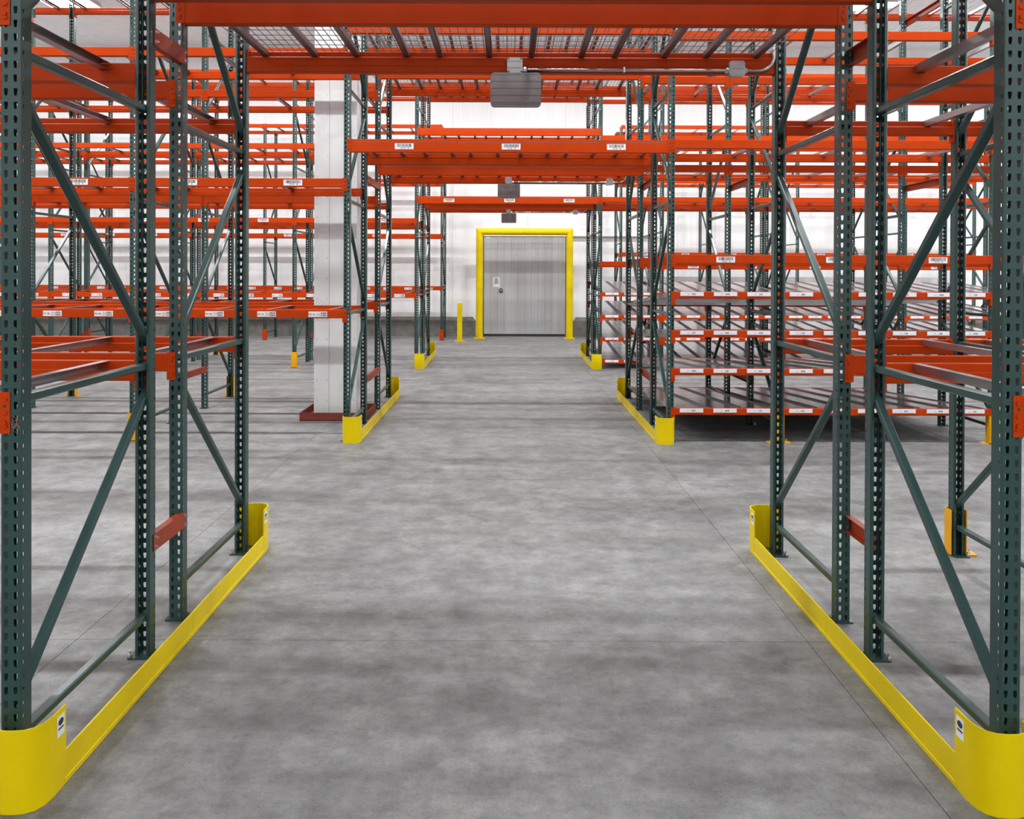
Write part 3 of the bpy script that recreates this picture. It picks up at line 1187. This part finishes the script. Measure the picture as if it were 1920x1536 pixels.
cg = tag(obj('column_guard', None, None, (-2.30, 11.575, 0)), 'low red oxide steel curb bolted round the foot of the white column', 'column guard')
gx, gy, h, t_ = 0.44, 0.405, 0.105, 0.008
for (x0, x1, y0, y1, fx0, fx1, fy0, fy1) in (
        (-gx, gx, -gy, -gy + t_, -gx, gx, -gy, -gy + 0.07), (-gx, gx, gy - t_, gy, -gx, gx, gy - 0.07, gy),
        (-gx, -gx + t_, -gy + 0.012, gy - 0.012, -gx, -gx + 0.07, -gy + 0.072, gy - 0.072), (gx - t_, gx, -gy + 0.012, gy - 0.012, gx - 0.07, gx, -gy + 0.072, gy - 0.072)):
    mb = MB(); mb.box(x0, x1, y0, y1, 0, h); mb.box(fx0, fx1, fy0, fy1, 0, t_)
    obj('angle_iron', mb.mesh('angle_iron', 'rust_red'), cg)

# ------------------------------------------------------------------ grey boxes and conduit hung from the beams over the aisle
for row, xc, x2 in (('A', 0.036, 1.555), ('B', 0.0, 1.56), ('C', 0.01, 1.56)):
    y = ROWS[row][1] + FD - 0.064
    t = tag(obj('signal_box', None, None, (xc, y, 3.34)), f'flat grey metal signal box hanging under the rear aisle beam, {RNAME[row]}', 'box', 'grey boxes under the aisle beams')
    mb = MB()
    mb.prism(chamfer(chamfer([(-0.174, -0.232), (0.174, -0.232), (0.174, -0.008), (-0.174, -0.008)], 0.016), 0.006), 'y', -0.05, 0.04)
    mb.prism(chamfer(chamfer([(-0.167, -0.225), (0.167, -0.225), (0.167, -0.015), (-0.167, -0.015)], 0.014), 0.006), 'y', -0.056, -0.05)
    obj('enclosure', mb.mesh('enclosure', 'enclosure'), t)
    mb = MB()
    mb.prism(chamfer([(-0.06, -0.012), (0.046, -0.012), (0.046, 0.094), (-0.06, 0.094)], 0.012), 'y', -0.058, -0.054)
    mb.cbox(-0.057, 0.043, -0.054, -0.0005, -0.009, 0.091, 0.004, 'y')
    bx = obj('junction_box', mb.mesh('junction_box', 'box_plate'), t)
    mb = MB()
    for a, b in ((-0.05, -0.002), (0.036, -0.002), (-0.05, 0.084), (0.036, 0.084)):
        mb.box(a - 0.007, a + 0.007, -0.0592, -0.0578, b - 0.003, b + 0.003)
    obj('cover_slot', mb.mesh('cover_slot', 'black'), bx)
    c = tag(obj('conduit', None, None, (xc, y, 3.34)), f'thin galvanized conduit with junction box along the rear aisle beam, {RNAME[row]}', 'conduit', 'conduits along the aisle beams')
    zz, yy = 0.016, -0.022
    xe = 1.838 - xc
    pts = [(0.047, yy, zz), (xe - 0.12, yy, zz)]
    for a in range(15, 91, 15):
        pts.append((xe - 0.12 + 0.1 * math.sin(math.radians(a)), yy, zz + 0.1 * (1 - math.cos(math.radians(a)))))
    pts.append((xe - 0.02, yy, 2.5))
    mb = MB(); mb.sweep(pts, 0.0105, 8)
    obj('pipe', mb.mesh('pipe', 'zinc', True), c)
    dx = x2 - xc
    mb = MB()
    mb.prism(chamfer([(dx - 0.053, -0.03), (dx + 0.053, -0.03), (dx + 0.053, 0.076), (dx - 0.053, 0.076)], 0.012), 'y', -0.058, -0.054)
    mb.cbox(dx - 0.05, dx + 0.05, -0.054, -0.0005, -0.027, 0.073, 0.004, 'y')
    obj('junction_box', mb.mesh('junction_box', 'box_plate'), c)
    for x in (0.0615, dx - 0.062, dx + 0.062):
        mb = MB(); mb.tube((x - 0.014, yy, zz), (x + 0.014, yy, zz), 0.0165, 8); mb.tube((x - 0.006, yy, zz), (x + 0.006, yy, zz), 0.020, 6)
        obj('coupling', mb.mesh('coupling', 'bolt'), c)
    mb = MB(); mb.box(0.74, 0.752, -0.04, -0.0005, 0.0, 0.034)
    obj('pipe_clip', mb.mesh('pipe_clip', 'zinc'), c)

# ------------------------------------------------------------------ loose twist of wire caught on the near left post
mb = MB()
random.seed(3)
pts = []
for i in range(26):
    a = i * 0.55
    pts.append((-1.850 + 0.010 * math.sin(a) + i * 0.0006, 3.160 - 0.003 * math.cos(a * 1.7), 1.405 - 0.0016 * i + 0.018 * math.cos(a)))
mb.sweep(pts, 0.0007, 5)
tag(obj('wire_twist', mb.mesh('wire_twist', 'copper')), 'loose twist of thin red wire on the first left post, first rack row', 'wire')
print('crossbars', n_bar, 'beams', len(beam_list), 'objects', len(bpy.data.objects))
